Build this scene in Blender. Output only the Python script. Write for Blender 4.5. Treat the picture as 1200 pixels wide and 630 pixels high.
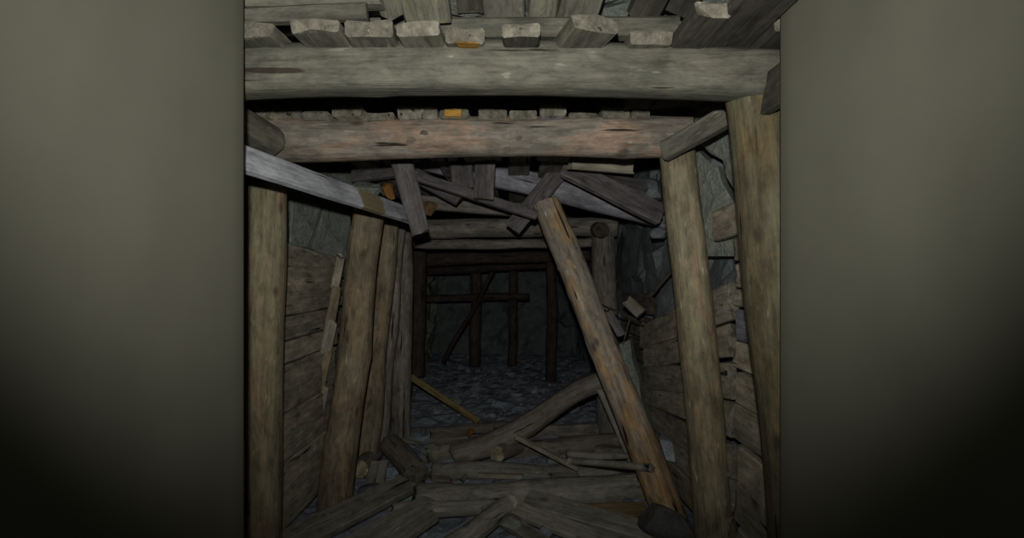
import bpy, math, random
import numpy as np
from mathutils import Vector, Matrix, noise

for o in list(bpy.data.objects): bpy.data.objects.remove(o)
SC = bpy.context.scene
COL = SC.collection
random.seed(7)

# ------------------------------------------------------------------ camera
F, CX, CY, CAMZ = 620.0, 600.0, 315.0, 1.47
cam = bpy.data.cameras.new('camera'); camo = bpy.data.objects.new('camera', cam)
cam.sensor_width = 36.0; cam.lens = 36.0 * F / 1200.0
cam.clip_start = 0.02; cam.clip_end = 60
camo.location = (0, 0, CAMZ); camo.rotation_euler = (math.pi / 2, 0, 0)
COL.objects.link(camo); SC.camera = camo

# ------------------------------------------------------------------ world + torch
w = bpy.data.worlds.new('underground_dark'); SC.world = w; w.use_nodes = True
w.node_tree.nodes['Background'].inputs[0].default_value = (0.55, 0.6, 0.7, 1)
w.node_tree.nodes['Background'].inputs[1].default_value = 0.0
TORCH = Vector((-0.02, -0.05, 1.61))
TAIM = Vector((-0.04, 2.4, 2.24))
ld = bpy.data.lights.new('hand_torch', 'SPOT')
ld.energy = 152.0; ld.color = (1.0, 0.98, 0.90)
ld.spot_size = math.radians(108); ld.spot_blend = 1.0; ld.shadow_soft_size = 0.018
lo = bpy.data.objects.new('hand_torch', ld); lo.location = TORCH
lo.rotation_euler = (TAIM - TORCH).to_track_quat('-Z', 'Y').to_euler()
COL.objects.link(lo)

SC.view_settings.view_transform = 'Standard'; SC.view_settings.look = 'None'
SC.view_settings.exposure = 0.0; SC.view_settings.gamma = 1.0
SC.view_settings.use_curve_mapping = False

# ------------------------------------------------------------------ helpers
def P(px, py, d):
    """pixel + distance along the drift -> point"""
    return Vector(((px - CX) / F * d, d, CAMZ + (CY - py) / F * d))
def PF(px, py, h=0.0):
    """pixel on the floor (raised by h)"""
    d = (CAMZ - h) * F / (py - CY)
    return P(px, py, d)
def PX(px, py, x):
    """pixel on a side wall plane at lateral x"""
    return P(px, py, x * F / (px - CX))

def tag(o, label=None, cat=None, group=None, kind=None):
    if label: o['label'] = label
    if cat: o['category'] = cat
    if group: o['group'] = group
    if kind: o['kind'] = kind
    return o

def link(name, verts, faces, mats, parent=None, matrix=None, smooth=True, midx=None):
    me = bpy.data.meshes.new(name)
    me.from_pydata([tuple(v) for v in verts], [], faces)
    for m in (mats if isinstance(mats, (list, tuple)) else [mats]): me.materials.append(m)
    if smooth: me.polygons.foreach_set('use_smooth', [True] * len(me.polygons))
    if midx is not None: me.polygons.foreach_set('material_index', midx)
    me.update()
    o = bpy.data.objects.new(name, me); COL.objects.link(o)
    if matrix is not None: o.matrix_world = matrix
    if parent is not None: o.parent = parent
    return o

def frame(p0, p1, up=Vector((0, 0, 1))):
    x = (p1 - p0).normalized()
    y = Vector(up).cross(x)
    if y.length < 1e-4: y = Vector((0, 1, 0)).cross(x)
    y.normalize(); z = x.cross(y)
    m = Matrix((x, y, z)).transposed().to_4x4(); m.translation = p0
    return m

SEGS = []
def clear(c, s):
    for a, b, q in SEGS:
        ab = b - a; t = max(0, min(1, (c - a).dot(ab) / ab.length_squared))
        if (a + ab * t - c).length < q + s: return False
    return True

def log(name, p0, p1, r0, r1, mat, label=None, cat=None, group=None, bend=(0, 0), rough=.05,
        flat=1.0, parent=None, seed=None, knots=3, sides=14, wob=.012, endcut=.012, sq=0.0, up=(0, 0, 1), kink=0.0, kinkz=0.0, faces=False, kparts=None):
    """a round timber: one mesh, local X along the grain"""
    s = random.random() * 100 if seed is None else seed * 3.17
    if parent is None: SEGS.append((p0, p1, max(r0, r1) * 1.1))
    L = (p1 - p0).length; n = max(6, int(L / .06))
    rnd = random.Random(int(s * 977))
    kn = [(rnd.uniform(.1, .9) * L, rnd.uniform(-math.pi, math.pi), rnd.uniform(.06, .13)) for _ in range(knots)]
    V, Fc, MI = [], [], []
    for i in range(n + 1):
        t = i / n; x = t * L
        r = r0 + (r1 - r0) * t
        r *= 1 + rough * noise.noise(Vector((x * 2.2, s, 0))) * 1.6
        cy = bend[0] * math.sin(math.pi * t) + wob * noise.noise(Vector((x * 1.6, s, 9))) * 2 + kink * math.sin(2 * math.pi * t)
        cz = bend[1] * math.sin(math.pi * t) + wob * noise.noise(Vector((x * 1.6, s, 19))) * 2 + kinkz * math.sin(2 * math.pi * t)
        for j in range(sides):
            a = 2 * math.pi * j / sides
            ca, sa = math.cos(a), math.sin(a)
            rr = r * (1 + .8 * rough * noise.noise(Vector((x * 3, ca * 1.7 + s, sa * 1.7))))
            rr *= 1 + .35 * rough * noise.noise(Vector((x * 9, ca * 4 + s, sa * 4)))
            if sq: rr *= (1 - sq) + sq / max(abs(ca), abs(sa))
            for kx, ka, kr in kn:
                da = (a - ka + math.pi) % (2 * math.pi) - math.pi
                q = ((x - kx) / .045) ** 2 + (da / .35) ** 2
                if q < 6: rr += r * kr * math.exp(-q)
            xx = x
            if i in (0, n): xx += endcut * noise.noise(Vector((ca * 2, sa * 2 + s, i))) * 2
            V.append((xx, cy + rr * ca, cz + rr * sa * flat))
    for i in range(n):
        for j in range(sides):
            a = i * sides + j; b = i * sides + (j + 1) % sides
            Fc.append((a, b, b + sides, a + sides)); MI.append(0)
    for i, e in ((0, -1), (n, 1)):
        base = i * sides
        c = len(V); mid = [sum(V[base + j][k] for j in range(sides)) / sides for k in range(3)]
        ring = len(V)
        for j in range(sides):
            v = V[base + j]
            V.append((v[0] + e * .006, mid[1] + (v[1] - mid[1]) * .86, mid[2] + (v[2] - mid[2]) * .86))
        V.append((mid[0] + e * .004, mid[1], mid[2])); cc = len(V) - 1
        for j in range(sides):
            k = (j + 1) % sides
            q = (base + j, base + k, ring + k, ring + j)
            Fc.append(q if e < 0 else q[::-1]); MI.append(1)
            q = (ring + j, ring + k, cc)
            Fc.append(q if e < 0 else q[::-1]); MI.append(1)
    em = END.get(mat.name, M['end_grain']); mw = frame(p0, p1, Vector(up))
    side = [f for f, m in zip(Fc, MI) if m == 0]
    if not faces and not kparts:
        o = link(name, V, Fc, [mat, em], parent, mw, True, MI)
    else:
        o = bpy.data.objects.new(name, None); COL.objects.link(o); o.matrix_world = mw; o.empty_display_size = .1
        link('shaft', V, side, [mat], o, None, True)
        half = [f for f, m in zip(Fc, MI) if m == 1]; h = len(half) // 2
        for fs in (half[:h], half[h:]):
            ids = sorted({i for f in fs for i in f}); mp = {q: k for k, q in enumerate(ids)}
            e = link('end_face', [V[i] for i in ids], [tuple(mp[i] for i in f) for f in fs], [em if faces is True or not faces else faces], o, None, True); tag(e, 'sawn round end face')
    for (kt, ka, kr) in (kparts or ()):
        i = min(n, max(0, int(kt * n))); c = [sum(V[i * sides + j][k] for j in range(sides)) / sides for k in range(3)]
        j = int(ka / 360 * sides) % sides; sv = Vector(V[i * sides + j]); nd = (sv - Vector(c)); nd.x = 0; nd.normalize()
        tv = Vector((1, 0, 0)); bv = nd.cross(tv); KV = [tuple(sv + nd * .005)]; KF = []
        for ring, (q, hh) in enumerate(((.5, .006), (1.0, -.010))):
            for m_ in range(10):
                an = 2 * math.pi * m_ / 10
                KV.append(tuple(sv + nd * hh + tv * (kr * 1.7 * q * (1 + .25 * math.sin(3 * an + kt * 40)) * math.cos(an)) + bv * (kr * q * (1 + .2 * math.sin(2 * an + kt * 70)) * math.sin(an))))
        for m_ in range(10):
            k2 = (m_ + 1) % 10
            KF += [(0, 1 + m_, 1 + k2), (1 + m_, 11 + m_, 11 + k2, 1 + k2)]
        tag(link('knot', KV, KF, [M['knot_wood']], o, None, True), 'dark knot in the wood')
    tag(o, label, cat, group)
    return o

def plank(name, p0, p1, wd, th, mat, label=None, cat=None, group=None, face=(0, 0, 1), parent=None,
          seed=None, ragged=.012, bow=0.0, twist=0.0, wj=.05, taper=1.0, cham=.16):
    """a sawn or split board: local X along, Y width, Z thickness (face normal)"""
    s = random.random() * 100 if seed is None else seed * 3.17
    if parent is None: SEGS.append((p0, p1, wd * .55))
    L = (p1 - p0).length; n = max(3, min(40, int(L / .07)))
    c = min(th * cham, wd * .2)
    sec = [(-wd/2 + c, -th/2), (0, -th/2), (wd/2 - c, -th/2), (wd/2, -th/2 + c), (wd/2, th/2 - c), (wd/2 - c, th/2), (0, th/2), (-wd/2 + c, th/2),
           (-wd/2, th/2 - c), (-wd/2, -th/2 + c)]
    K = len(sec); V, Fc, MI = [], [], []
    for i in range(n + 1):
        t = i / n; x = t * L
        wl = 1 + wj * 2 * noise.noise(Vector((x * 3, s, 2))); wr = 1 + wj * 2 * noise.noise(Vector((x * 3, s, 8)))
        k = 1 + (taper - 1) * t
        tw = twist * (t - .5); cb = bow * math.sin(math.pi * t)
        for (y, z) in sec:
            y2 = y * k * (wl if y < 0 else wr); z2 = z * (1 + .12 * noise.noise(Vector((x * 5, y * 9 + s, z * 40))))
            yy = y2 * math.cos(tw) - z2 * math.sin(tw); zz = y2 * math.sin(tw) + z2 * math.cos(tw) + cb
            xx = x
            if i in (0, n): xx += ragged * 2 * noise.noise(Vector((y * 30, s + i, z * 20)))
            V.append((xx, yy, zz))
    for i in range(n):
        for j in range(K):
            a = i * K + j; b = i * K + (j + 1) % K
            Fc.append((a, b, b + K, a + K)[::-1]); MI.append(0)
    Fc = [f[::-1] for f in Fc]
    Fc.append(tuple(range(K))[::-1]); MI.append(1)
    Fc.append(tuple(n * K + j for j in range(K))); MI.append(1)
    o = link(name, V, Fc, [mat, END.get(mat.name, M['end_grain'])], parent, frame(p0, p1, Vector(face)), False, MI)
    tag(o, label, cat, group)
    return o

def slab(name, pts, thick, mat, label=None, cat=None, group=None, parent=None, inset=.012):
    """a stone slab: polygon outline in space (front), thickness vector going back, chipped front edge"""
    n = len(pts); c = sum(pts, Vector()) / n
    off = thick.normalized()
    V = [p + off * inset for p in pts] + [p + thick for p in pts]
    fr = [c + (p - c) * .90 + off * (random.uniform(-.3, .5) * inset) for p in pts]
    V += fr; V.append(c - off * inset * .4)
    Fc = []
    for i in range(n):
        j = (i + 1) % n
        Fc += [(i, j, n + j, n + i), (i, 2*n + i, 2*n + j, j), (2*n + i, 3*n, 2*n + j)]
    Fc.append(tuple(n + i for i in range(n)))
    V = [v - c for v in V]
    o = link(name, V, Fc, mat, parent, Matrix.Translation(c), False)
    import bmesh
    bm = bmesh.new(); bm.from_mesh(o.data); bmesh.ops.recalc_face_normals(bm, faces=bm.faces); bm.to_mesh(o.data); bm.free()
    tag(o, label, cat, group)
    return o

ICO = None
def ico():
    global ICO
    if ICO is None:
        import bmesh
        bm = bmesh.new(); bmesh.ops.create_icosphere(bm, subdivisions=2, radius=1)
        bm.verts.ensure_lookup_table()
        ICO = (np.array([v.co[:] for v in bm.verts]), [tuple(v.index for v in f.verts) for f in bm.faces]); bm.free()
    return ICO
def rock_shape(rng, cuts=7):
    v, f = ico(); v = v.copy()
    for _ in range(cuts):
        nrm = rng.normal(size=3); nrm /= np.linalg.norm(nrm); dd = rng.uniform(.45, .8)
        h = v @ nrm; over = np.maximum(h - dd, 0)
        v -= over[:, None] * nrm
    return v, f
def rock(name, c, size, mat, seed, label, cat='rock', group=None, parent=None):
    if max(size) > .03: SEGS.append((Vector(c), Vector(c) + Vector((0, 0, .001)), max(size) * .8))
    rng = np.random.default_rng(seed)
    v, f = rock_shape(rng, 9); v = v * np.array(size)
    m = Matrix.Translation(c) @ Matrix.Rotation(rng.uniform(0, 6.28), 4, 'Z')
    o = link(name, v.tolist(), f, mat, parent, m, False)
    return tag(o, label, cat, group)

# ------------------------------------------------------------------ materials
M, END = {}, {}
def _nt(name):
    m = bpy.data.materials.new(name); m.use_nodes = True
    nt = m.node_tree; b = nt.nodes['Principled BSDF']
    b.inputs['Specular IOR Level'].default_value = .18
    return m, nt, b
def ramp(nt, stops):
    r = nt.nodes.new('ShaderNodeValToRGB'); e = r.color_ramp.elements
    while len(e) > len(stops): e.remove(e[-1])
    while len(e) < len(stops): e.new(.5)
    for k, (p, c) in zip(e, stops): k.position = p; k.color = (*c, 1) if len(c) == 3 else c
    return r
def nz(nt, vec, scale, detail=6, rough=.6, dist=0.0):
    n = nt.nodes.new('ShaderNodeTexNoise'); n.inputs['Scale'].default_value = scale
    n.inputs['Detail'].default_value = detail; n.inputs['Roughness'].default_value = rough; n.inputs['Distortion'].default_value = dist
    if vec is not None: nt.links.new(vec, n.inputs['Vector'])
    return n
def mix(nt, fac, a, b, mode='MIX'):
    m = nt.nodes.new('ShaderNodeMix'); m.data_type = 'RGBA'; m.blend_type = mode
    for sock, v in ((m.inputs[0], fac), (m.inputs[6], a), (m.inputs[7], b)):
        if hasattr(v, 'is_output'): nt.links.new(v, sock)
        else: sock.default_value = v if isinstance(v, (int, float)) else (*v, 1)
    return m.outputs[2]
def wood(name, c1, c2, patch=None, pamt=.5, stretch=1.6, dark=(.03, .025, .02), dust=None, dustamt=.4, moss=None, bump=.5, mott=.85):
    m, nt, b = _nt(name); L = nt.links
    tc = nt.nodes.new('ShaderNodeTexCoord'); oi = nt.nodes.new('ShaderNodeObjectInfo')
    add = nt.nodes.new('ShaderNodeVectorMath'); add.operation = 'ADD'
    sc = nt.nodes.new('ShaderNodeVectorMath'); sc.operation = 'SCALE'; sc.inputs['Scale'].default_value = 1
    rv = nt.nodes.new('ShaderNodeMath'); rv.operation = 'MULTIPLY'; rv.inputs[1].default_value = 37
    L.new(oi.outputs['Random'], rv.inputs[0])
    L.new(tc.outputs['Object'], add.inputs[0]); L.new(rv.outputs[0], add.inputs[1])
    mp = nt.nodes.new('ShaderNodeMapping'); mp.inputs['Scale'].default_value = (stretch, 16, 16)
    L.new(add.outputs[0], mp.inputs['Vector'])
    mp2 = nt.nodes.new('ShaderNodeMapping'); mp2.inputs['Scale'].default_value = (stretch * 2.5, 60, 60)
    L.new(add.outputs[0], mp2.inputs['Vector'])
    g1 = nz(nt, mp.outputs[0], 1.0, 6, .62, .4); g2 = nz(nt, mp2.outputs[0], 1.0, 5, .7)
    r1 = ramp(nt, [(.32, c2), (.58, c1), (.8, tuple(min(1, x * 1.25) for x in c1))]); L.new(g1.outputs['Fac'], r1.inputs[0])
    col = r1.outputs[0]
    big = nz(nt, add.outputs[0], 5.0, 5, .65, .3)
    if patch:
        rp = ramp(nt, [(.50 - .14 * (pamt - .5), (0, 0, 0)), (.60 - .14 * (pamt - .5), (1, 1, 1))])
        mp3 = nt.nodes.new('ShaderNodeMapping'); mp3.inputs['Scale'].default_value = (3.0, 9, 9); mp3.inputs['Location'].default_value = (5, 2, 9)
        L.new(add.outputs[0], mp3.inputs['Vector'])
        pz = nz(nt, mp3.outputs[0], 1.0, 7, .68, .6); L.new(pz.outputs['Fac'], rp.inputs[0])
        mm = nt.nodes.new('ShaderNodeMath'); mm.operation = 'MULTIPLY'; mm.inputs[1].default_value = .8
        L.new(rp.outputs[0], mm.inputs[0]); col = mix(nt, mm.outputs[0], col, patch)
    if moss:
        rm = ramp(nt, [(.52, (0, 0, 0)), (.68, (.8, .8, .8))]); L.new(big.outputs['Fac'], rm.inputs[0])
        col = mix(nt, rm.outputs[0], col, moss)
    # fine fibres, cracks
    rf = ramp(nt, [(.30, (.55, .55, .55)), (.5, (1, 1, 1)), (.72, (1.25, 1.25, 1.25))]); L.new(g2.outputs['Fac'], rf.inputs[0])
    col = mix(nt, .75, col, rf.outputs[0], 'MULTIPLY')
    mp4 = nt.nodes.new('ShaderNodeMapping'); mp4.inputs['Scale'].default_value = (stretch * 1.3, 26, 26); mp4.inputs['Location'].default_value = (1, 7, 3)
    L.new(add.outputs[0], mp4.inputs['Vector'])
    ck = nz(nt, mp4.outputs[0], 1.0, 3, .5, .2); rc = ramp(nt, [(.29, (1, 1, 1)), (.335, (0, 0, 0))]); L.new(ck.outputs['Fac'], rc.inputs[0])
    col = mix(nt, rc.outputs[0], col, dark)
    # knots / dark stains and pale scratches
    vo = nt.nodes.new('ShaderNodeTexVoronoi'); vo.inputs['Scale'].default_value = 1.0
    mp5 = nt.nodes.new('ShaderNodeMapping'); mp5.inputs['Scale'].default_value = (4.5, 8, 8); L.new(add.outputs[0], mp5.inputs['Vector'])
    L.new(mp5.outputs[0], vo.inputs['Vector'])
    rk = ramp(nt, [(.07, (.75, .75, .75)), (.17, (0, 0, 0))]); L.new(vo.outputs['Distance'], rk.inputs[0])
    col = mix(nt, rk.outputs[0], col, tuple(x * .45 for x in c2))
    mp6 = nt.nodes.new('ShaderNodeMapping'); mp6.inputs['Scale'].default_value = (9, 42, 42); mp6.inputs['Location'].default_value = (3, 1, 4)
    L.new(add.outputs[0], mp6.inputs['Vector'])
    sp = nz(nt, mp6.outputs[0], 1.0, 2, .5); rs = ramp(nt, [(.69, (0, 0, 0)), (.74, (.7, .7, .7))]); L.new(sp.outputs['Fac'], rs.inputs[0])
    col = mix(nt, rs.outputs[0], col, tuple(min(1, x * 1.9) for x in c1))
    mp7 = nt.nodes.new('ShaderNodeMapping'); mp7.inputs['Scale'].default_value = (9, 24, 24); mp7.inputs['Location'].default_value = (8, 3, 1)
    L.new(add.outputs[0], mp7.inputs['Vector']); mo = nz(nt, mp7.outputs[0], 1.0, 8, .75, .5)
    rmo = ramp(nt, [(.34, (.50, .49, .47)), (.52, (1, 1, 1)), (.68, (1.35, 1.33, 1.28))]); L.new(mo.outputs['Fac'], rmo.inputs[0])
    col = mix(nt, mott, col, rmo.outputs[0], 'MULTIPLY')
    rb = ramp(nt, [(.3, (.72, .72, .72)), (.7, (1.15, 1.15, 1.15))]); L.new(big.outputs['Fac'], rb.inputs[0])
    col = mix(nt, 1.0, col, rb.outputs[0], 'MULTIPLY')
    ro = nt.nodes.new('ShaderNodeMapRange'); ro.inputs[3].default_value = .82; ro.inputs[4].default_value = 1.18
    L.new(oi.outputs['Random'], ro.inputs[0]); col = mix(nt, 1.0, col, ro.outputs[0], 'MULTIPLY')
    if dust:
        rd = ramp(nt, [(.42, (0, 0, 0)), (.62, (dustamt,) * 3)]); dn = nz(nt, add.outputs[0], 9, 6, .7); L.new(dn.outputs['Fac'], rd.inputs[0])
        col = mix(nt, rd.outputs[0], col, dust)
    L.new(col, b.inputs['Base Color']); b.inputs['Roughness'].default_value = .85
    bu = nt.nodes.new('ShaderNodeBump'); bu.inputs['Strength'].default_value = bump; bu.inputs['Distance'].default_value = .012
    ad = nt.nodes.new('ShaderNodeMath'); ad.operation = 'ADD'; L.new(g1.outputs['Fac'], ad.inputs[0]); L.new(g2.outputs['Fac'], ad.inputs[1])
    sb = nt.nodes.new('ShaderNodeMath'); sb.operation = 'SUBTRACT'; L.new(ad.outputs[0], sb.inputs[0]); L.new(rc.outputs[0], sb.inputs[1])
    L.new(sb.outputs[0], bu.inputs['Height']); L.new(bu.outputs[0], b.inputs['Normal'])
    M[name] = m
    return m
def stone(name, c1, c2, c3=None, scale=6.0, bump=.6, rough=.9, bdist=.02, fine=1.0):
    m, nt, b = _nt(name); L = nt.links
    tc = nt.nodes.new('ShaderNodeTexCoord')
    n1 = nz(nt, tc.outputs['Object'], scale, 8, .65, .4); n2 = nz(nt, tc.outputs['Object'], scale * 7, 6, .7)
    r1 = ramp(nt, [(.33, c2), (.62, c1)]); L.new(n1.outputs['Fac'], r1.inputs[0]); col = r1.outputs[0]
    if c3:
        n3 = nz(nt, tc.outputs['Object'], scale * .7, 6, .7, .8); r3 = ramp(nt, [(.56, (0, 0, 0)), (.66, (.8, .8, .8))])
        L.new(n3.outputs['Fac'], r3.inputs[0]); col = mix(nt, r3.outputs[0], col, c3)
    r2 = ramp(nt, [(.3, (.65, .65, .65)), (.7, (1.25, 1.25, 1.25))]); L.new(n2.outputs['Fac'], r2.inputs[0])
    col = mix(nt, fine, col, r2.outputs[0], 'MULTIPLY')
    L.new(col, b.inputs['Base Color']); b.inputs['Roughness'].default_value = rough
    bu = nt.nodes.new('ShaderNodeBump'); bu.inputs['Strength'].default_value = bump; bu.inputs['Distance'].default_value = bdist
    ad = nt.nodes.new('ShaderNodeMath'); ad.operation = 'MULTIPLY_ADD'; ad.inputs[1].default_value = .4
    L.new(n2.outputs['Fac'], ad.inputs[0]); L.new(n1.outputs['Fac'], ad.inputs[2])
    L.new(ad.outputs[0], bu.inputs['Height']); L.new(bu.outputs[0], b.inputs['Normal'])
    M[name] = m
    return m

wood('end_grain', (.20, .19, .155), (.12, .11, .09), stretch=9)
wood('end_fresh', (.50, .44, .30), (.28, .24, .16), stretch=9)
wood('knot_wood', (.21, .18, .15), (.13, .11, .09), stretch=9)
wood('end_dark', (.10, .08, .06), (.05, .04, .03), stretch=9)
wood('end_pale', (.34, .28, .17), (.18, .14, .08), stretch=9)
wood('post_tan', (0.267, 0.241, 0.163), (0.148, 0.13, 0.0816), patch=(0.297, 0.216, 0.142), pamt=.55)
wood('post_brown', (0.247, 0.209, 0.15), (0.135, 0.108, 0.0748), patch=(0.299, 0.224, 0.143), pamt=.5)
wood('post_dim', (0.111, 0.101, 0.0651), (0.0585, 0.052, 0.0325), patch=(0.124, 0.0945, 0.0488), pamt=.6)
wood('post_orange', (0.336, 0.302, 0.26), (0.185, 0.16, 0.126), patch=(0.403, 0.269, 0.143), pamt=.55)
wood('beam_grey', (0.112, 0.111, 0.0918), (0.0782, 0.0768, 0.0632), patch=(0.122, 0.116, 0.0952), pamt=.4, moss=(0.109, 0.107, 0.085))
wood('beam_pink', (0.238, 0.218, 0.186), (0.143, 0.131, 0.111), patch=(0.317, 0.226, 0.171), pamt=.6)
wood('plank_grey', (0.162, 0.157, 0.132), (0.0978, 0.0935, 0.0765), moss=(0.14, 0.14, 0.085))
wood('plank_dull', (0.075, 0.0713, 0.0585), (0.045, 0.042, 0.0345))  # darker plank grey; on the right corner boards it stands in for vignetting
wood('lagging', (0.406, 0.372, 0.304), (0.254, 0.231, 0.186), patch=(0.473, 0.406, 0.312), pamt=.45, stretch=2.2)
wood('plank_violet', (0.146, 0.135, 0.14), (0.0864, 0.0806, 0.0835))
wood('plank_blue', (.38, .38, .45), (.22, .22, .26), patch=(.3, .3, .32), pamt=.4)
wood('timber_dim', (.28, .255, .23), (.17, .155, .14))
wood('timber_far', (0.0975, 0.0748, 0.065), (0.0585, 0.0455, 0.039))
wood('debris', (0.362, 0.349, 0.295), (0.215, 0.202, 0.168), dust=(0.362, 0.356, 0.316))
wood('debris_brown', (0.287, 0.253, 0.218), (0.161, 0.138, 0.115), dust=(0.265, 0.253, 0.23))
wood('debris_pale', (.38, .34, .27), (.22, .20, .15), dust=(.3, .29, .25))
wood('yellow_wood', (.34, .27, .12), (.2, .15, .06))
wood('rust_wood', (.20, .13, .06), (.10, .065, .03), dust=(.2, .19, .16))
wood('orange_paint', (0.385, 0.21, 0.042), (0.266, 0.14, 0.035), stretch=6)
END.update({'timber_dim': M['end_dark'], 'debris_brown': M['end_dark'], 'timber_far': M['end_dark'], 'post_tan': M['end_pale'],
            'post_brown': M['end_pale'], 'debris': M['end_grain'], 'plank_violet': M['end_dark'], 'post_orange': M['end_pale']})
stone('rock_green', (0.33, 0.375, 0.33), (0.18, 0.21, 0.195), (0.285, 0.3, 0.3), 7, 1.0, .9, .05)
stone('rock_dark', (.22, .245, .27), (.12, .135, .15), (.26, .29, .31), 5)
stone('rock_pale', (0.375, 0.405, 0.352), (0.24, 0.27, 0.24), None, 9, .8, .9, .04)
stone('rock_blue', (0.375, 0.413, 0.463), (0.213, 0.237, 0.275), (0.5, 0.537, 0.575), 7)
stone('floor_dirt', (.40, .46, .54), (.25, .29, .35), (.48, .54, .62), 6)
stone('gravel_grey', (.38, .43, .50), (.25, .29, .34), None, 6)
stone('boulder_dark', (.12, .12, .115), (.07, .07, .068), None, 7)
stone('daub', (0.135, 0.133, 0.106), (0.122, 0.119, 0.0959), None, .9, .06, bdist=.006, fine=.12)
stone('rust_rock', (.33, .16, .05), (.16, .08, .03), None, 12)
stone('stone_white', (.5, .52, .52), (.3, .32, .33), None, 20)

def prop_stain():
    # the lower half of the leaning prop has lost its skin and is orange brown
    nt = M['post_orange'].node_tree; b = nt.nodes['Principled BSDF']; src = b.inputs['Base Color'].links[0].from_socket
    tc = nt.nodes.new('ShaderNodeTexCoord'); sx = nt.nodes.new('ShaderNodeSeparateXYZ'); nt.links.new(tc.outputs['Object'], sx.inputs[0])
    mp = nt.nodes.new('ShaderNodeMapping'); mp.inputs['Scale'].default_value = (2.5, 9, 9); nt.links.new(tc.outputs['Object'], mp.inputs[0])
    n = nz(nt, mp.outputs[0], 1.0, 6, .65, .5)
    a = nt.nodes.new('ShaderNodeMath'); a.operation = 'MULTIPLY_ADD'; a.inputs[1].default_value = 1.5; nt.links.new(n.outputs['Fac'], a.inputs[0]); nt.links.new(sx.outputs[0], a.inputs[2])
    rr = ramp(nt, [(.0, (.85,) * 3), (.60, (.85,) * 3), (.72, (0, 0, 0))]); mr = nt.nodes.new('ShaderNodeMapRange'); mr.inputs[2].default_value = 2.0
    nt.links.new(a.outputs[0], mr.inputs[0]); nt.links.new(mr.outputs[0], rr.inputs[0])
    o = mix(nt, rr.outputs[0], src, (1.0, .76, .50), 'MULTIPLY'); nt.links.new(o, b.inputs['Base Color'])
prop_stain()
def white_paint():
    m = wood('white_paint', (.56, .585, .64), (.42, .445, .50), stretch=1.2)
    nt = m.node_tree; b = nt.nodes['Principled BSDF']; src = b.inputs['Base Color'].links[0].from_socket
    tc = nt.nodes.new('ShaderNodeTexCoord'); sx = nt.nodes.new('ShaderNodeSeparateXYZ'); nt.links.new(tc.outputs['Object'], sx.inputs[0])
    n = nz(nt, tc.outputs['Object'], 14, 4, .6)
    a = nt.nodes.new('ShaderNodeMath'); a.operation = 'MULTIPLY_ADD'; a.inputs[1].default_value = .12; nt.links.new(n.outputs['Fac'], a.inputs[0]); nt.links.new(sx.outputs[0], a.inputs[2])
    r = ramp(nt, [(.0, (0, 0, 0)), (.5, (0, 0, 0)), (.51, (1, 1, 1)), (.62, (1, 1, 1)), (.63, (0, 0, 0))]); r.color_ramp.interpolation = 'LINEAR'
    mr = nt.nodes.new('ShaderNodeMapRange'); mr.inputs[1].default_value = 0; mr.inputs[2].default_value = 1.9; nt.links.new(a.outputs[0], mr.inputs[0])
    nt.links.new(mr.outputs[0], r.inputs[0])
    o = mix(nt, r.outputs[0], src, (.25, .215, .13)); nt.links.new(o, b.inputs['Base Color'])
white_paint()

# ------------------------------------------------------------------ the rock shell
def fac_field(u, v, seed, cell, amp, tilt):
    """broken-rock relief: every cell its own tilted plane"""
    rng = np.random.default_rng(seed)
    area = (u.max() - u.min() + 1) * (v.max() - v.min() + 1); n = int(area / cell ** 2)
    su = rng.uniform(u.min() - .5, u.max() + .5, n); sv = rng.uniform(v.min() - .5, v.max() + .5, n)
    h = rng.uniform(-1, 1, n) * amp; tu = rng.normal(size=n) * tilt; tv = rng.normal(size=n) * tilt
    d2 = (u[:, None] - su) ** 2 * 1.6 + (v[:, None] - sv) ** 2
    k = d2.argmin(1)
    return h[k] + (u - su[k]) * tu[k] + (v - sv[k]) * tv[k]
def sheet(name, u0, u1, v0, v1, step, fn, mat, flip, smooth=False, cell=.3, amp=.04, tilt=.22, seed=1, relief=True):
    nu = int((u1 - u0) / step) + 1; nv = int((v1 - v0) / step) + 1
    uu, vv = np.meshgrid(np.linspace(u0, u1, nu), np.linspace(v0, v1, nv), indexing='ij')
    u, v = uu.ravel(), vv.ravel()
    r = fac_field(u, v, seed, cell, amp, tilt) if relief else np.zeros_like(u)
    V = [fn(a, b, c) for a, b, c in zip(u, v, r)]
    idx = lambda i, j: i * nv + j
    Fc = [(idx(i, j), idx(i + 1, j), idx(i + 1, j + 1), idx(i, j + 1)) for i in range(nu - 1) for j in range(nv - 1)]
    if flip: Fc = [f[::-1] for f in Fc]
    return tag(link(name, V, Fc, mat, None, None, smooth), kind='structure')
def fb(x, y, z=0, s=1.0): return noise.fractal(Vector((x * s, y * s, z)), 1.0, 2.0, 4)
def floor_h(x, y):
    return -.03 + .035 * fb(x, y, 3, 1.7) + .02 * fb(x, y, 8, 6) + .12 * max(0, abs(x) - .9)
floor = sheet('floor', -2.2, 2.0, -2.0, 10.2, .07, lambda a, b, r: (a, b, floor_h(a, b) + r * .35), M['floor_dirt'], False, cell=.18, amp=.04, seed=3)
wall_left = sheet('wall_left', 1.45, 10.2, -.3, 2.75, .06, lambda a, b, r: (-1.36 - .05 * fb(a, b, 1, .8) + r, a, b), M['rock_green'], False, cell=.3, seed=11)
wall_right = sheet('wall_right', 1.45, 10.2, -.3, 2.75, .06, lambda a, b, r: (1.13 + .05 * fb(a, b, 5, .8) + r * .9, a, b), M['rock_dark'], True, cell=.34, seed=12, tilt=.10, amp=.03)
ceiling = sheet('ceiling', -2.2, 2.0, -2.0, 10.2, .07, lambda a, b, r: (a, b, 2.50 + .05 * fb(a, b, 6, .9) + r * .8), M['rock_green'], True, cell=.3, seed=13)
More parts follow.
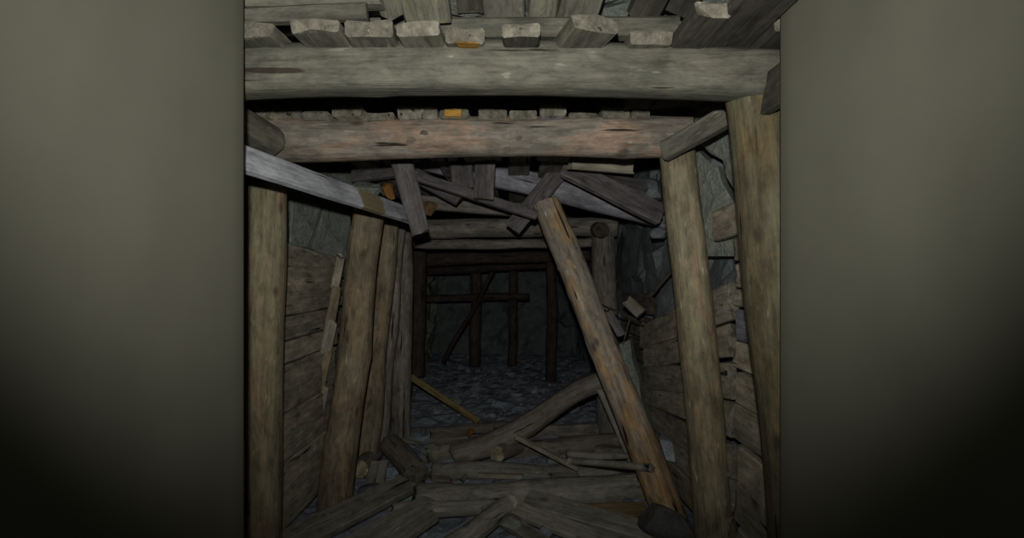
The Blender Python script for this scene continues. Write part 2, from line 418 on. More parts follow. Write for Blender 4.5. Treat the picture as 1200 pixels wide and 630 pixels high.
wall_far = sheet('wall_far', -2.0, 2.0, -.3, 2.75, .07, lambda a, b, r: (a, 9.6 + r * 1.5 + .5 * max(0, .7 - b) * -1, b), M['rock_dark'], False, cell=.35, seed=14, tilt=.12)

def entry_wall(name, x, sgn, seed):
    """the smooth daubed side of the entry, thick, ending at the first timber set"""
    V, Fc = [], []
    n, m = 60, 42
    prof = []
    for i in range(n + 1): prof.append((x, -2.0 + 3.47 * i / n))
    for a in (30, 60, 90): prof.append((x + sgn * .03 * (1 - math.cos(math.radians(a))), 1.47 + .03 * math.sin(math.radians(a))))
    prof += [(x + sgn * .3, 1.5), (x + sgn * .9, 1.5), (x + sgn * .9, -2.0)]
    for (px, py) in prof:
        for j in range(m + 1):
            z = -.2 + 2.9 * j / m
            k = .022 * fb(py, z, seed, 1.1) + .005 * fb(py, z, seed + 4, 5)
            k *= min(1, max(0, (1.47 - py) / .5)) if abs(px - x) < .04 else 0
            V.append((px + sgn * abs(k), py, z))
    N = m + 1
    for i in range(len(prof) - 1):
        for j in range(m):
            q = (i * N + j, (i + 1) * N + j, (i + 1) * N + j + 1, i * N + j + 1)
            Fc.append(q if sgn > 0 else q[::-1])
    Fc = [f[::-1] for f in Fc]
    return tag(link(name, V, Fc, M['daub'], None, None, True), kind='structure')
entry_wall('wall_entry_left', -.748, -1, 2.0)
entry_wall('wall_entry_right', .748, 1, 7.0)
bk = link('wall_behind', [(-2, -1.98, -.2), (2, -1.98, -.2), (2, -1.98, 2.7), (-2, -1.98, 2.7)], [(0, 3, 2, 1)], M['rock_dark']); tag(bk, kind='structure')

# ------------------------------------------------------------------ timber sets
def Z(py, d): return CAMZ + (CY - py) / F * d
D1, D2 = 1.66, 2.45
log('cap_beam', P(120, 98, D1), P(922, 94, D1), .070, .070, M['beam_grey'],
    'broad grey cap beam spanning the top of the nearest timber set', 'beam', 'cap beams of the timber sets', rough=.03, sq=.75, bend=(0, .042), seed=2, sides=20, wob=.004, knots=2, flat=1.06)
log('cap_beam', P(303, 166, D2), P(806, 160, D2), .100, .092, M['beam_pink'],
    'round brownish pink cap beam on the second timber set', 'beam', 'cap beams of the timber sets', rough=.05, bend=(0, .012), seed=4, sides=20, wob=.008, kparts=[(.37, 200, .018), (.40, 180, .016), (.62, 215, .014)])
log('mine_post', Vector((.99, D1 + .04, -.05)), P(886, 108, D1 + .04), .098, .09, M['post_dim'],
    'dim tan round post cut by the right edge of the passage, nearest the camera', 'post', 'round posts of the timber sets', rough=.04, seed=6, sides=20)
log('mine_post', Vector((-1.12, D1 + .04, -.05)), Vector((-1.08, D1 + .04, 1.965)), .098, .09, M['post_tan'],
    'round post behind the left entry wall under the nearest cap beam', 'post', 'round posts of the timber sets', rough=.04, seed=7)
log('mine_post', P(304, 690, D2), P(314, 203, D2), .080, .093, M['post_tan'],
    'upright pale tan post left under the second cap beam, below the white board', 'post', 'round posts of the timber sets', rough=.04, seed=9, sides=20, bend=(.0, .0), faces=True)
log('mine_post', P(843, 690, D2), P(795, 181, D2), .086, .082, M['post_tan'],
    'weathered tan post under the right end of the second cap beam', 'post', 'round posts of the timber sets', rough=.035, seed=10, sides=20, faces=True)
A0, A1 = P(391, 606, 3.2), P(434, 240, 3.25)
log('mine_post', A0, A1, .104, .092, M['post_brown'], 'thick leaning brown post beside the left plank lagging', 'post', 'round posts of the timber sets', seed=12, rough=.06, bend=(.02, 0), sides=20)
log('mine_post', P(426, 545, 3.95), P(458, 258, 4.0), .10, .075, M['post_brown'], 'slimmer leaning post just behind the thick brown left post', 'post', 'round posts of the timber sets', seed=14, rough=.06, bend=(.02, 0))
log('mine_post', P(444, 535, 4.3), P(466, 262, 4.4), .07, .065, M['timber_dim'], 'thin dark post squeezed between two left posts', 'post', 'round posts of the timber sets', seed=15)
log('mine_post', P(470, 518, 4.75), P(473, 268, 4.85), .092, .085, M['timber_dim'], 'dark upright post at the left edge of the far opening', 'post', 'round posts of the timber sets', seed=16)
log('mine_post', P(716, 530, 4.95), P(706, 262, 4.95), .12, .11, M['timber_dim'], 'dark stout post at the right of the far opening, behind the leaning prop', 'post', 'round posts of the timber sets', seed=17)
log('cap_beam', P(474, 267, 4.9), P(722, 266, 4.9), .092, .088, M['timber_dim'], 'dim cap beam across the top of the far opening', 'beam', 'cap beams of the timber sets', seed=18, rough=.03, sq=.3)
log('cap_beam', P(486, 285, 5.15), P(700, 283, 5.15), .05, .045, M['timber_dim'], 'slim dark pole under the cap beam of the far opening', 'beam', 'cap beams of the timber sets', seed=19, bend=(0, -.01))
log('spreader_log', P(705, 268, 4.55), P(695, 272, 5.35), .07, .07, M['timber_dim'], 'short log with its round end above the dark right post', 'log', seed=20, faces=True)
# leaning prop
log('leaning_prop', P(788, 611, 2.98), P(640, 238, 3.42), .091, .086, M['post_orange'],
    'stout orange stained prop leaning left across the passage', 'post', seed=21, rough=.05, sides=20, bend=(0, 0), knots=6, wob=.008, kparts=[(.93, 250, .022), (.86, 255, .022), (.80, 290, .016), (.30, 270, .02)])
plank('broken_prop', P(742, 538, 3.85), P(704, 455, 4.1), .075, .05, M['debris'], 'thin grey split prop close behind the leaning prop', 'board', face=(0, -1, 0), seed=3)
# spreaders between the first two sets
plank('spreader_board', P(853, 135, 2.08), P(779, 177, 2.31), .085, .05, M['plank_grey'], 'short grey spreader board from right near post down to second post', 'board', face=(-.6, -.7, .1), seed=5, ragged=.004)
log('spreader_log', P(170, 80, 1.68), P(318, 167, 2.32), .075, .07, M['plank_grey'], 'rounded grey spreader log at the left end of the second cap beam', 'log', seed=23, faces=True)

# ------------------------------------------------------------------ roof lagging (parts of the ceiling)
def roof_plank(px0, px1, d0, d1, z, th, mat, yaw=0.0, dz=0.0, seed=None, bow=0.0):
    """board laid along the drift; px0..px1 = its near end in the picture at distance d0"""
    xa, xb = (px0 - CX) / F * d0, (px1 - CX) / F * d0
    xm = (xa + xb) / 2; wd = xb - xa
    p0 = Vector((xm, d0, CAMZ + z + th / 2)); p1 = Vector((xm + yaw * (d1 - d0), d1, CAMZ + z + dz + th / 2))
    return plank('roof_plank', p0, p1, wd, th, M[mat], parent=ceiling, seed=seed, ragged=.012, bow=bow, wj=.04)
ZT = .665                                                     # top of the first two cap beams, above the lens
# front row, resting on both cap beams
front = [(196, 262, 1.55), (262, 321, 1.53), (339, 397, 1.49), (404, 461, 1.515), (464, 515, 1.505),
         (522, 568, 1.56), (588, 633, 1.52), (668, 727, 1.485), (738, 788, 1.57)]
row1 = []
for k, (a, b, d) in enumerate(front):
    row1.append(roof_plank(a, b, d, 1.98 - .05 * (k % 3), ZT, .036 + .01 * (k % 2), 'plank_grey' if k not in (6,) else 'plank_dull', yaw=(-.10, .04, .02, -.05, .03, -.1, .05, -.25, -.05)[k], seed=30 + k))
row2 = []
for k, (a, b) in enumerate(((286, 318), (320, 352), (354, 384), (388, 424), (426, 462), (466, 512), (515, 549), (561, 594), (597, 629), (633, 664), (667, 702), (705, 738), (741, 762))):
    row2.append(roof_plank(a, b, 2.33 + .03 * ((k * 5) % 3), 3.3, ZT + .006 * (k % 2), .04 + .012 * ((k * 3) % 2), 'plank_blue' if k % 4 == 1 else 'lagging', yaw=(.03, -.04, 0)[k % 3], seed=600 + k))
# orange remains of paint on the narrow board
bpy.context.view_layer.update()
for b, cen, hx, hy, hz in ((row1[5], Vector(((548 - CX) / F * 1.575, 1.575, CAMZ + ZT - .001)), .033, .026, .002),
                           (row2[6], Vector(((531 - CX) / F * 2.335, 2.335, CAMZ + ZT + .02)), .036, .014, .016)):
    op = link('paint_patch', [(x * hx, y * hy, z * hz) for z in (-1, 1) for x, y in ((-1, -1), (1, -.8), (.9, 1), (-.8, .9))],
         [(0, 3, 2, 1), (4, 5, 6, 7), (0, 1, 5, 4), (1, 2, 6, 5), (2, 3, 7, 6), (3, 0, 4, 7)], M['orange_paint'], None, None, False)
    op.matrix_world = Matrix.Translation(cen)
    op.parent = b; op.matrix_parent_inverse = b.matrix_world.inverted()
    op['label'] = 'orange paint patch'
# cross pieces
plank('roof_plank', P(262, 21, 1.57), P(431, 14, 1.57), .04, .045, M['plank_grey'], face=(0, 0, 1), parent=ceiling, seed=61, ragged=.006)
plank('roof_plank', P(250, 5, 1.60), P(447, 2, 1.60), .05, .035, M['plank_grey'], parent=ceiling, seed=62)
plank('roof_plank', P(518, 35, 1.78), P(792, 33, 1.78), .06, .066, M['beam_grey'], parent=ceiling, seed=63, ragged=.008)
plank('roof_plank', P(250, 30, 1.90), P(530, 30, 1.90), .06, .05, M['plank_grey'], parent=ceiling, seed=64)
# upper row over the cross piece
def steep(px0, px1, py1, d1, mat, yaw=0.0, seed=0, rise=.22, run=.36, th=.04):
    # board leaning down onto the cross piece: its lower end sits at picture row py1
    xa, xb = (px0 - CX) / F * d1, (px1 - CX) / F * d1
    z = Z(py1, d1)
    plank('roof_plank', Vector(((xa + xb) / 2 + yaw, d1 - run, z + rise)), Vector(((xa + xb) / 2, d1, z)), xb - xa, th, M[mat], parent=ceiling, seed=seed, ragged=.012, wj=.04)
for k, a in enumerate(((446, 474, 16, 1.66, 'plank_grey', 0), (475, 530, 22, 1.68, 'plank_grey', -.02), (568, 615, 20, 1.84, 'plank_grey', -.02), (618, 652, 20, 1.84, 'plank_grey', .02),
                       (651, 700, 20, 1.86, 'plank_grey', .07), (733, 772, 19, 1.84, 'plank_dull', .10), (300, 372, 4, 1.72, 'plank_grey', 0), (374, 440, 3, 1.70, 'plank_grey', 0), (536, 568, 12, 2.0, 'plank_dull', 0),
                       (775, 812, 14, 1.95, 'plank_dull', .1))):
    steep(*a[:5], yaw=a[5], seed=70 + k)
# boards turned towards the right corner, vignetting painted in as darker plank colour
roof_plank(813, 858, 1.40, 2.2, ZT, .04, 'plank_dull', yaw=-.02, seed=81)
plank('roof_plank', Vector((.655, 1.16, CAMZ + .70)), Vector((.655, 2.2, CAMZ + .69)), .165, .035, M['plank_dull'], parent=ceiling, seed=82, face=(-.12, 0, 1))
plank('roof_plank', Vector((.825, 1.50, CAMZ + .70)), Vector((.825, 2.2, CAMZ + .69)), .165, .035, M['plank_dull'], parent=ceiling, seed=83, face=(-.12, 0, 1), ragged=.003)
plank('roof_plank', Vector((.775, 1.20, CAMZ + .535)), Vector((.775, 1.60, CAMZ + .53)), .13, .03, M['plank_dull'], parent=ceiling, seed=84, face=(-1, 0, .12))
# roof boards between the second and the far set
for k, (x, wd, z0, z1) in enumerate(((-.95, .14, .70, .60), (-.76, .15, .74, .58), (-.42, .16, .76, .62), (-.2, .14, .74, .60), (.05, .15, .78, .62), (.28, .16, .76, .6), (.52, .15, .74, .62), (.73, .14, .76, .6))):
    plank('roof_plank', Vector((x, 2.75, CAMZ + z0)), Vector((x * .9, 4.9, CAMZ + z1 - .02)), wd, .045, M['timber_dim'], parent=ceiling, seed=90 + k)

# ------------------------------------------------------------------ wall lagging (parts of the walls)
XL = -1.24
def lag(x, d0, z0, d1, z1, wd, mat, wall, seed, th=.04, tilt=0.0, x1=None):
    s = 1 if x < 0 else -1
    return plank('lagging_board', Vector((x, d0, z0)), Vector((x if x1 is None else x1, d1, z1)), wd, th, M[mat], face=(s, 0, tilt), parent=wall, seed=seed, ragged=.02, wj=.03)
ys = [284, 311, 369, 397, 423, 478, 533, 610]
for k in range(len(ys) - 1):
    dd = 2.90
    za, zb = Z(ys[k], dd), Z(ys[k + 1], dd); zm = (za + zb) / 2
    lag(XL + .01 * (k % 2), 2.25, zm + (.05 if k == 0 else .0), 3.62 - .03 * (k % 3) - .02 * k, zm - (.07 if k == 0 else 0), abs(za - zb) - .008, 'lagging', wall_left, 110 + k, x1=XL + .05)
for k in range(7):      # split ends packed behind the thick left post
    y0 = 300 + k * 38
    q = P(399 - k * 5, y0, 3.3); q2 = P(396 - (k + 1) * 5, y0 + 40, 3.3)
    plank('lagging_board', q, q2, .05 + .012 * (k % 3), .03, M['post_brown' if k % 2 else 'lagging'], face=(.5, -1, 0), parent=wall_left, seed=130 + k, ragged=.02, wj=.12)
# right side, first bay (nearest set to second) and second bay
zs = [1.75, 1.615, 1.50, 1.385, 1.30, 1.155, 1.03, .88, .71, .53, .35, .18, .02]
for k in range(len(zs) - 1):
    zm = (zs[k] + zs[k + 1]) / 2; h = zs[k] - zs[k + 1] - .010
    lag(.995 + .012 * (k % 2), 1.82, zm + .02 * (k % 3 == 1), 2.30 + .05 * (k % 2), zm, h, 'plank_blue' if k == 4 else 'lagging', wall_right, 150 + k)
zs2 = [1.31, 1.13, .97, .80, .63, .47, .32, .16]
for k in range(len(zs2) - 1):
    zm = (zs2[k] + zs2[k + 1]) / 2; h = zs2[k] - zs2[k + 1] - .010
    lag(.990 + .012 * (k % 2), 2.36 + .04 * (k % 2), zm + .11 * (1 - k / 9), 4.02 - .07 * (k % 3), zm - .27 * (1 - k / 9), h, 'lagging', wall_right, 170 + k)
lag(.965, 2.2, 1.69, 2.5, 1.67, .14, 'lagging', wall_right, 190)
for k in range(6):
    lag(1.085, 4.1, 1.2 - .2 * k, 5.0, 1.16 - .2 * k, .17, 'timber_dim', wall_right, 200 + k)
for k in range(7):
    lag(-1.2, 3.7, 1.5 - .2 * k, 5.0, 1.46 - .2 * k, .17, 'timber_dim', wall_left, 210 + k)

# cracked pale rock at the upper right: three slabs with the open crack between them
XR = .935
def rs(pts, label, x=XR, mat='rock_pale', th=.10):
    if x > 0: q = [P(a, b, 2.80 - .0065 * (a - 806) + e) for a, b, e in pts]; t = Vector((.07, .09, 0))
    else: q = [P(a, b, 2.62 + .009 * (a - 290) + e) for a, b, e in pts]; t = Vector((-.08, .07, 0))
    return slab('rock_slab', q, t, M[mat], label, 'rock', 'cracked rock slabs in the side walls', inset=.01)
rs([(812, 168, .0), (826, 186, .0), (840, 193, .0), (845, 212, .0), (856, 232, 0), (872, 246, 0), (880, 300, .02), (822, 300, .02), (806, 260, .02)], 'pale cracked rock slab beside the second right post')
rs([(816, 163, -.01), (832, 150, -.01), (858, 140, -.01), (880, 180, -.01), (880, 238, 0), (876, 241, 0), (862, 226, 0), (851, 208, 0), (846, 187, 0), (831, 179, 0)], 'pale rock slab above the open crack, right of the spreader board')
rs([(806, 150, .01), (822, 118, .01), (880, 105, .0), (880, 138, 0), (858, 137, 0), (830, 147, 0), (812, 163, 0)], 'pale rock slab high under the roof at the right near post')
# slabs above the left lagging
rs([(342, 234, .02), (360, 232, 0), (378, 240, .0), (372, 262, 0), (362, 290, 0), (340, 286, .02)], 'greenish upright rock slab above the left plank lagging', XL, 'rock_green')
rs([(380, 242, 0), (412, 252, 0), (412, 300, .0), (398, 306, 0), (366, 291, 0), (375, 264, 0)], 'greenish grey rock slab between left lagging and thick post', XL, 'rock_green')
rs([(378, 206, .06), (440, 200, .06), (440, 232, .06), (392, 234, .06)], 'grey rock slab over the white board near the roof', XL, 'rock_green')
rs([(264, 215, 0), (296, 222, 0), (296, 290, .0), (280, 300, 0), (262, 290, 0)], 'rock slab at the left picture edge behind the tan post', XL, 'rock_green')
rock('rust_rock', P(456, 226, 3.3), (.075, .06, .065), M['rust_rock'], 5, 'rusty orange rock lump above the white board')
rock('fallen_rock', P(425, 222, 3.35), (.13, .09, .08), M['rock_green'], 6, 'grey green rock lump wedged over the white board')
rock('rust_rock', P(500, 246, 3.9), (.10, .08, .07), M['rust_wood'], 8, 'brown rock lump behind the hanging plank')

# ------------------------------------------------------------------ broken roof timbers behind the second set
plank('white_board', P(250, 174, 1.60), P(478, 252, 3.05), .10, .03, M['white_paint'], 'white painted board with a brown bare patch slanting down from the left', 'board', face=(.75, -.6, .35), seed=8, ragged=.006, wj=.015)
plank('hanging_plank', P(463, 160, 2.95), P(493, 273, 2.98), .125, .05, M['plank_violet'], 'dark grey plank hanging down at the end of the white board', 'board', face=(.1, -1, .1), seed=9, taper=.8)
plank('hanging_plank', P(539, 178, 3.35), P(543, 222, 3.35), .14, .04, M['plank_violet'], 'short grey plank stub hanging under the second cap beam, left of two', 'board', face=(0, -1, .1), seed=11)
plank('hanging_plank', P(569, 178, 3.28), P(567, 234, 3.28), .125, .04, M['plank_violet'], 'longer grey plank stub hanging under the second cap beam, right of two', 'board', face=(0, -1, .1), seed=12)
plank('fallen_strip', P(480, 204, 3.25), P(628, 252, 3.36), .06, .035, M['plank_violet'], 'narrow grey strip slanting down to the top of the leaning prop', 'board', face=(0, -1, .35), seed=13, wj=.08)
plank('fallen_strip', P(470, 196, 3.6), P(540, 234, 3.5), .10, .04, M['plank_violet'], 'short broken board lying under the narrow slanting strip', 'board', face=(0, -1, .3), seed=14)
plank('fallen_strip', P(676, 176, 3.64), P(600, 268, 3.70), .122, .045, M['plank_violet'], 'brownish plank slanting down left behind the head of the leaning prop', 'board', face=(0, -1, .1), seed=15)
log('fallen_beam', P(490, 184, 3.95), P(790, 258, 3.80), .09, .08, M['plank_blue'], 'blue grey fallen roof beam slanting down to the right', 'beam', seed=24, sq=.5, rough=.04)
plank('wedge_plank', P(662, 196, 3.42), P(776, 252, 3.3), .15, .045, M['plank_violet'], 'brown board lying on the fallen blue grey beam', 'board', face=(.1, -1, .5), seed=16)
plank('wedge_plank', P(668, 188, 3.1), P(742, 194, 3.12), .06, .10, M['debris_pale'], 'tan block wedged under the right half of the second cap beam', 'board', seed=17)
plank('wedge_plank', P(700, 205, 3.5), P(756, 222, 3.55), .10, .05, M['plank_violet'], 'small dark board above the fallen beam by the rock wall', 'board', face=(0, -1, .6), seed=18)
plank('wedge_plank', P(480, 236, 3.9), P(610, 246, 4.0), .10, .05, M['timber_dim'], 'dim board lying on the far cap beam', 'board', face=(0, -1, .2), seed=19)
plank('wedge_plank', P(415, 205, 3.5), P(470, 198, 3.4), .10, .05, M['plank_violet'], 'grey board end packed over the white board', 'board', face=(0, -1, .2), seed=22)
rock('fallen_rock', P(757, 224, 3.75), (.14, .12, .14), M['rock_dark'], 16, 'dark green rock hanging by the right end of the fallen beam')
rock('fallen_rock', P(772, 275, 3.4), (.06, .06, .05), M['rock_dark'], 17, 'small dark rock under the right end of the fallen beam')
# twigs and chips on the right
log('twig', P(705, 357, 3.75), P(752, 381, 3.4), .008, .006, M['end_dark'], 'thin dark twig sticking out beside the leaning prop', 'twig', 'twigs right of the leaning prop', seed=31, sides=8, knots=0)
log('twig', P(738, 372, 3.5), P(731, 400, 3.45), .006, .005, M['end_dark'], 'short dark twig pointing down at the lagging edge', 'twig', 'twigs right of the leaning prop', seed=32, sides=8, knots=0)
log('twig', P(790, 312, 3.3), P(764, 342, 3.3), .010, .008, M['end_dark'], 'dark twig on the rock wall by the second right post', 'twig', 'twigs right of the leaning prop', seed=33, sides=8, knots=0)
plank('wood_chip', P(712, 364, 3.75), P(728, 392, 3.7), .06, .03, M['plank_violet'], 'pale wood chip stuck right of the leaning prop', 'wood chip', face=(-.3, -1, 0), seed=41)
plank('wood_chip', P(735, 352, 3.8), P(752, 368, 3.7), .08, .04, M['debris_brown'], 'brown wood chip above the right lagging boards', 'wood chip', face=(-.3, -1, 0), seed=42)
plank('wood_chip', P(728, 420, 3.7), P(744, 455, 3.6), .03, .03, M['debris_pale'], 'thin upright wood sliver right of the leaning prop', 'wood chip', face=(-.3, -1, 0), seed=43)
slab('rock_slab', [P(725, 404, 3.66), P(738, 398, 3.62), P(741, 420, 3.6), P(748, 442, 3.6), P(752, 470, 3.57), P(764, 500, 3.55), P(768, 528, 3.5), P(758, 522, 3.55), P(752, 496, 3.57), P(742, 478, 3.6), P(739, 450, 3.6), P(731, 430, 3.63)], Vector((.05, .14, 0)), M['rock_green'],
     'narrow pale rock edge right of the leaning prop', 'rock', 'cracked rock slabs in the side walls')
slab('rock_slab', [P(772, 515, 3.3), P(800, 520, 3.2), P(806, 545, 3.15), P(780, 540, 3.2)], Vector((.05, .12, 0)), M['rock_blue'],
     'pale rock slab behind the foot of the second right post', 'rock', 'cracked rock slabs in the side walls')

# ------------------------------------------------------------------ far part of the drift
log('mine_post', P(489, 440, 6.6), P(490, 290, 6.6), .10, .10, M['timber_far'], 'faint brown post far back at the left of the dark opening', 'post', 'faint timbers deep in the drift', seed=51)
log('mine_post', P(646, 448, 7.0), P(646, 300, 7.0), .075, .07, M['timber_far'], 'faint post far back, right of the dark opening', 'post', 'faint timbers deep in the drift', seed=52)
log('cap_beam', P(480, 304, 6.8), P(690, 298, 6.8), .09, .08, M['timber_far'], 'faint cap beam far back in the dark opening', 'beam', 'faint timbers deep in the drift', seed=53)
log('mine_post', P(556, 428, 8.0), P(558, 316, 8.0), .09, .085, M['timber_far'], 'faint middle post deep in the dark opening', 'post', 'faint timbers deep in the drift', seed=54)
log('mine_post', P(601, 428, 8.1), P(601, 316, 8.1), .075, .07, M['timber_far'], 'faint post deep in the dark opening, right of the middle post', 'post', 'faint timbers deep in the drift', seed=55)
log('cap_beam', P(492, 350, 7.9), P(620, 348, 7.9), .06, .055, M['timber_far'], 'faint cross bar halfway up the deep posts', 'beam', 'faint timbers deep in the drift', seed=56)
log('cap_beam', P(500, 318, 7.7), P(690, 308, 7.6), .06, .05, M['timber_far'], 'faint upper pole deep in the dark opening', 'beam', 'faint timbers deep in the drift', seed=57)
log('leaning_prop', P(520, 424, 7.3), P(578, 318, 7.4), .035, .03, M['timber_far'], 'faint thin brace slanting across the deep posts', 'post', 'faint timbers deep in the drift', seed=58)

# ------------------------------------------------------------------ fallen wood on the floor
G = 'fallen timbers on the mine floor'
def dlog(p0, p1, r0, r1, mt, label, seed, **k): return log('fallen_log', p0, p1, r0, r1, M[mt], label, 'log', G, seed=seed, **k)
def dpl(p0, p1, wd, th, mt, label, seed, **k): return plank('fallen_plank', p0, p1, wd, th, M[mt], label, 'board', G, seed=seed, **k)
dlog(P(533, 535, 4.05), P(716, 443, 4.15), .084, .082, 'debris_brown', 'crooked dark log rising right towards the leaning prop', 61, bend=(0, -.01), rough=.10, wob=.02, kinkz=-.035)
dlog(P(457, 520, 4.05), P(489, 556, 3.55), .082, .09, 'debris_brown', 'short round log pointing its sawn end at the camera, left', 62, rough=.03, faces=M['end_grain'])
dlog(P(440, 530, 4.05), P(422, 551, 3.62), .064, .062, 'debris_brown', 'small log with pale round end beside the left posts', 63, rough=.03, faces=M['end_fresh'])
END_keep = END['debris_brown']; END['debris_brown'] = M['end_pale']
dlog(P(622, 516, 4.4), P(582, 532, 3.9), .062, .06, 'debris_brown', 'log end with pale cut face under the crooked log', 64, rough=.04, faces=M['end_fresh'])
END['debris_brown'] = END_keep
dlog(PF(486, 583, .09), P(752, 574, 3.5), .085, .095, 'debris', 'long thick grey log lying across the front of the debris', 65, rough=.10, wob=.03)
dlog(P(508, 553, 3.85), P(738, 550, 3.85), .065, .075, 'debris', 'grey log lying just behind the long front log', 66, rough=.10, wob=.03)
dlog(P(576, 528, 4.25), P(730, 520, 4.3), .085, .075, 'debris_brown', 'olive brown log lying behind the thin stick', 67, rough=.05)
dlog(P(500, 535, 4.15), P(560, 520, 4.3), .07, .07, 'debris_pale', 'pale split log stub under the lower end of the crooked log', 68, rough=.06)
plank('stick', P(604, 511, 3.75), P(676, 548, 3.6), .045, .03, M['debris_pale'], 'thin squared stick slanting over the floor logs', 'stick', G, seed=71)
log('stick', P(664, 531, 3.9), P(748, 534, 3.75), .026, .02, M['debris'], 'upper of two thin branches lying towards the leaning prop', 'stick', G, seed=72, sides=10, bend=(0, -.015), wob=.01)
log('stick', P(668, 540, 3.6), P(762, 548, 2.90), .022, .022, M['debris'], 'lower of two thin branches crossing the foot of the leaning prop', 'stick', G, seed=73, sides=10, bend=(0, .0), wob=.01)
plank('stick', P(481, 441, 5.1), P(561, 494, 4.95), .06, .03, M['yellow_wood'], 'yellow stick leaning at the left in the far opening', 'stick', G, seed=74, face=(0, -1, .4))
dpl(P(445, 540, 3.75), P(439, 570, 3.55), .12, .025, 'debris', 'small flat board end lying by the left posts', 75, face=(0, -.5, 1))
dpl(PF(330, 640, .10), PF(478, 566, .10), .17, .05, 'debris', 'wide grey plank slanting along the left bottom of the debris', 76, face=(.1, -.3, 1))
dpl(PF(392, 650, .12), PF(505, 588, .10), .13, .045, 'debris', 'narrower plank beside the wide left plank', 77, face=(0, -.3, 1))
dpl(PF(430, 648, .14), PF(502, 600, .12), .16, .05, 'debris', 'grey board pointing at the camera at the bottom left', 78, face=(0, -.4, 1))
dlog(PF(515, 650, .10), PF(598, 592, .10), .06, .055, 'debris', 'pole slanting up right at the bottom of the picture', 79)
dlog(PF(462, 598, .08), PF(585, 592, .08), .05, .045, 'debris', 'short pole lying below the long front log', 80)
dpl(PF(588, 590, .10), PF(742, 648, .10), .10, .04, 'debris', 'long plank slanting down right from the front log', 81, face=(0, -.4, 1))
dpl(PF(618, 584, .10), PF(835, 645, .10), .13, .04, 'debris', 'olive plank fanning out right beside another plank', 82, face=(0, -.4, 1))
dpl(PF(560, 586, .08), PF(655, 650, .09), .09, .04, 'debris', 'dim plank between the bottom pole and the slanting planks', 83, face=(0, -.4, 1))
dpl(PF(684, 600, .05), PF(758, 598, .05), .09, .06, 'rust_wood', 'rust coloured board under the right end of the front log', 84, face=(0, -.6, 1))
dpl(P(505, 512, 4.55), P(580, 506, 4.6), .14, .06, 'debris_brown', 'dark brown board lying at the threshold of the far opening', 85, face=(0, -.6, 1))
dpl(P(615, 506, 4.65), P(700, 502, 4.65), .09, .10, 'timber_dim', 'dark sill timber across the right of the far opening', 86)
dlog(P(480, 508, 4.9), P(600, 500, 4.95), .05, .05, 'timber_dim', 'dim pole across the left of the far opening', 87)
dpl(P(560, 556, 3.75), P(612, 558, 3.7), .05, .03, 'debris_pale', 'short pale sliver on top of the front log', 88)
dpl(P(650, 562, 3.5), P(716, 562, 3.45), .05, .03, 'debris_pale', 'pale sliver on the right half of the front log', 89)
dpl(P(725, 560, 3.5), P(748, 558, 3.45), .05, .04, 'debris', 'small wood block near the foot of the leaning prop', 90)
dpl(P(700, 525, 4.2), P(735, 528, 4.1), .10, .05, 'debris_brown', 'brown board stub behind the two thin branches', 91)
rock('rust_rock', P(551, 507, 4.4), (.05, .04, .04), M['rust_rock'], 21, 'small rusty lump left of the crooked log')
rock('boulder', P(780, 616, 2.72), (.16, .09, .14), M['boulder_dark'], 22, 'dark boulder at the foot of the leaning prop')
rock('boulder', PF(640, 622, .06), (.09, .07, .05), M['rock_blue'], 23, 'grey stone at the bottom between slanting planks')
rock('pale_stone', PF(600, 612, .10), (.085, .07, .07), M['rock_pale'], 24, 'pale stone at the bottom centre between the planks')
rock('pale_stone', PF(690, 497, .02), (.028, .02, .02), M['stone_white'], 25, 'tiny white stone glinting on the far floor')
rock('pale_stone', P(650, 540, 3.95), (.10, .06, .03), M['rock_pale'], 26, 'flat pale stone on the log behind the stick')
rock('boulder', PF(505, 528, .04), (.12, .09, .06), M['rock_pale'], 27, 'pale grey stone by the sawn log on the left')
rock('boulder', PF(408, 590, .07), (.10, .08, .08), M['rock_dark'], 28, 'dark stone at the foot of the thick left post')
rock('boulder', PF(435, 575, .07), (.10, .09, .07), M['rock_dark'], 29, 'dark stone between the left posts and the wide plank')

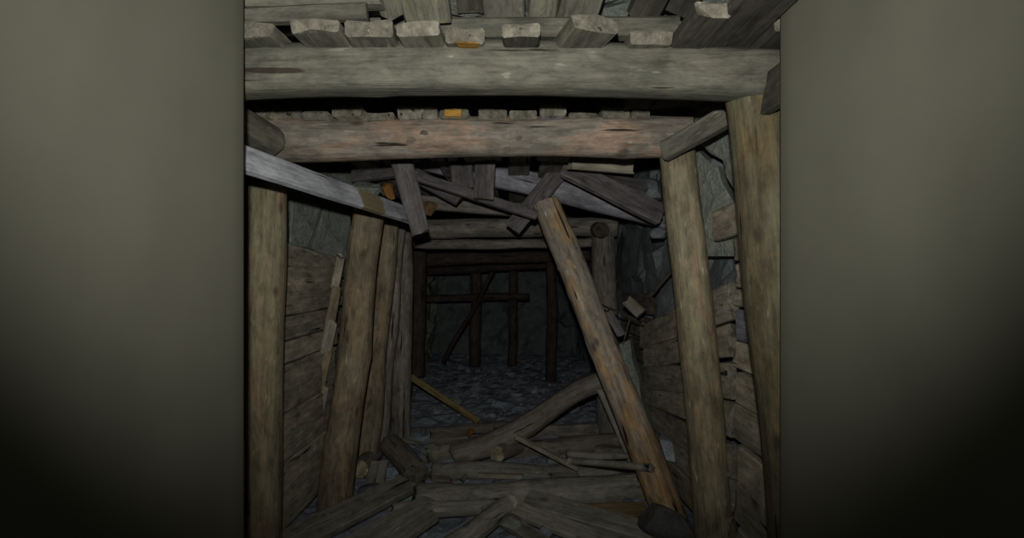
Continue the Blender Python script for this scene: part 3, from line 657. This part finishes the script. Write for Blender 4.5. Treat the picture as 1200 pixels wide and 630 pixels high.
# ------------------------------------------------------------------ rubble
rng = np.random.default_rng(5)
def spot(y0, y1, s0, s1, x0=-.95, x1=.82):
    for _ in range(80):
        y = rng.uniform(y0, y1); x = rng.uniform(x0, x1); q = rng.uniform(s0, s1)
        if clear(Vector((x, y, q * .4)), q * 1.3): return x, y, q
    return None
for k in range(26):
    g = spot(4.7, 8.2, .04, .11, -.85, .78)
    if g: x, y, q = g; rock('rubble_rock', Vector((x, y, q * .35)), (q * rng.uniform(.8, 1.4), q, q * .7), M['rock_blue' if k % 3 else 'rock_dark'], 300 + k, 'blue grey rock in the rubble on the far floor', 'rock', 'rocks on the far floor')
for k in range(24):
    g = spot(2.6, 4.4, .025, .055)
    if g: x, y, q = g; rock('rubble_rock', Vector((x, y, q * .4)), (q * rng.uniform(.8, 1.4), q, q * .7), M['rock_dark' if k % 3 else 'rock_blue'], 400 + k, 'grey stone among the fallen timbers on the floor', 'rock', 'stones among the fallen timbers')
V, Fc = [], []
vb, fcs = ico()
shapes = [rock_shape(np.random.default_rng(900 + i), 8)[0] for i in range(8)]
# low-poly gravel
for k in range(1300):
    y = rng.uniform(2.3, 8.9); x = rng.uniform(-1.2, 1.0); s = rng.uniform(.006, .022)
    if not clear(Vector((x, y, .01)), s): continue
    v = shapes[k % 8] * s * np.array([1.2, 1, .7]) + np.array([x, y, floor_h(x, y) + s * .4])
    b = len(V); V += v.tolist(); Fc += [tuple(b + q for q in f) for f in fcs]
tag(link('gravel', V, Fc, M['gravel_grey'], None, None, False), 'fine grey gravel and chips scattered over the mine floor', 'gravel', kind='stuff')
for k in range(90):     # splinters
    y = rng.uniform(2.7, 4.4); x = rng.uniform(-.85, .75); a = rng.uniform(0, 3.14); l = rng.uniform(.12, .32)
    z = rng.uniform(.02, .04)
    p = Vector((x, y, z)); q = p + Vector((math.cos(a) * l, math.sin(a) * l * .6, rng.uniform(-.01, .01)))
    if not all(clear(p.lerp(q, u), .03) for u in (0, .5, 1)): continue
    plank('wood_splinter', p, q, rng.uniform(.025, .06), .018, M[('debris', 'debris_brown', 'debris')[k % 3]], 'small wood splinter lying in the floor debris', 'wood chip', 'splinters in the floor debris',
          face=(rng.uniform(-.3, .3), -.2, 1), seed=500 + k, wj=.15, ragged=.03)
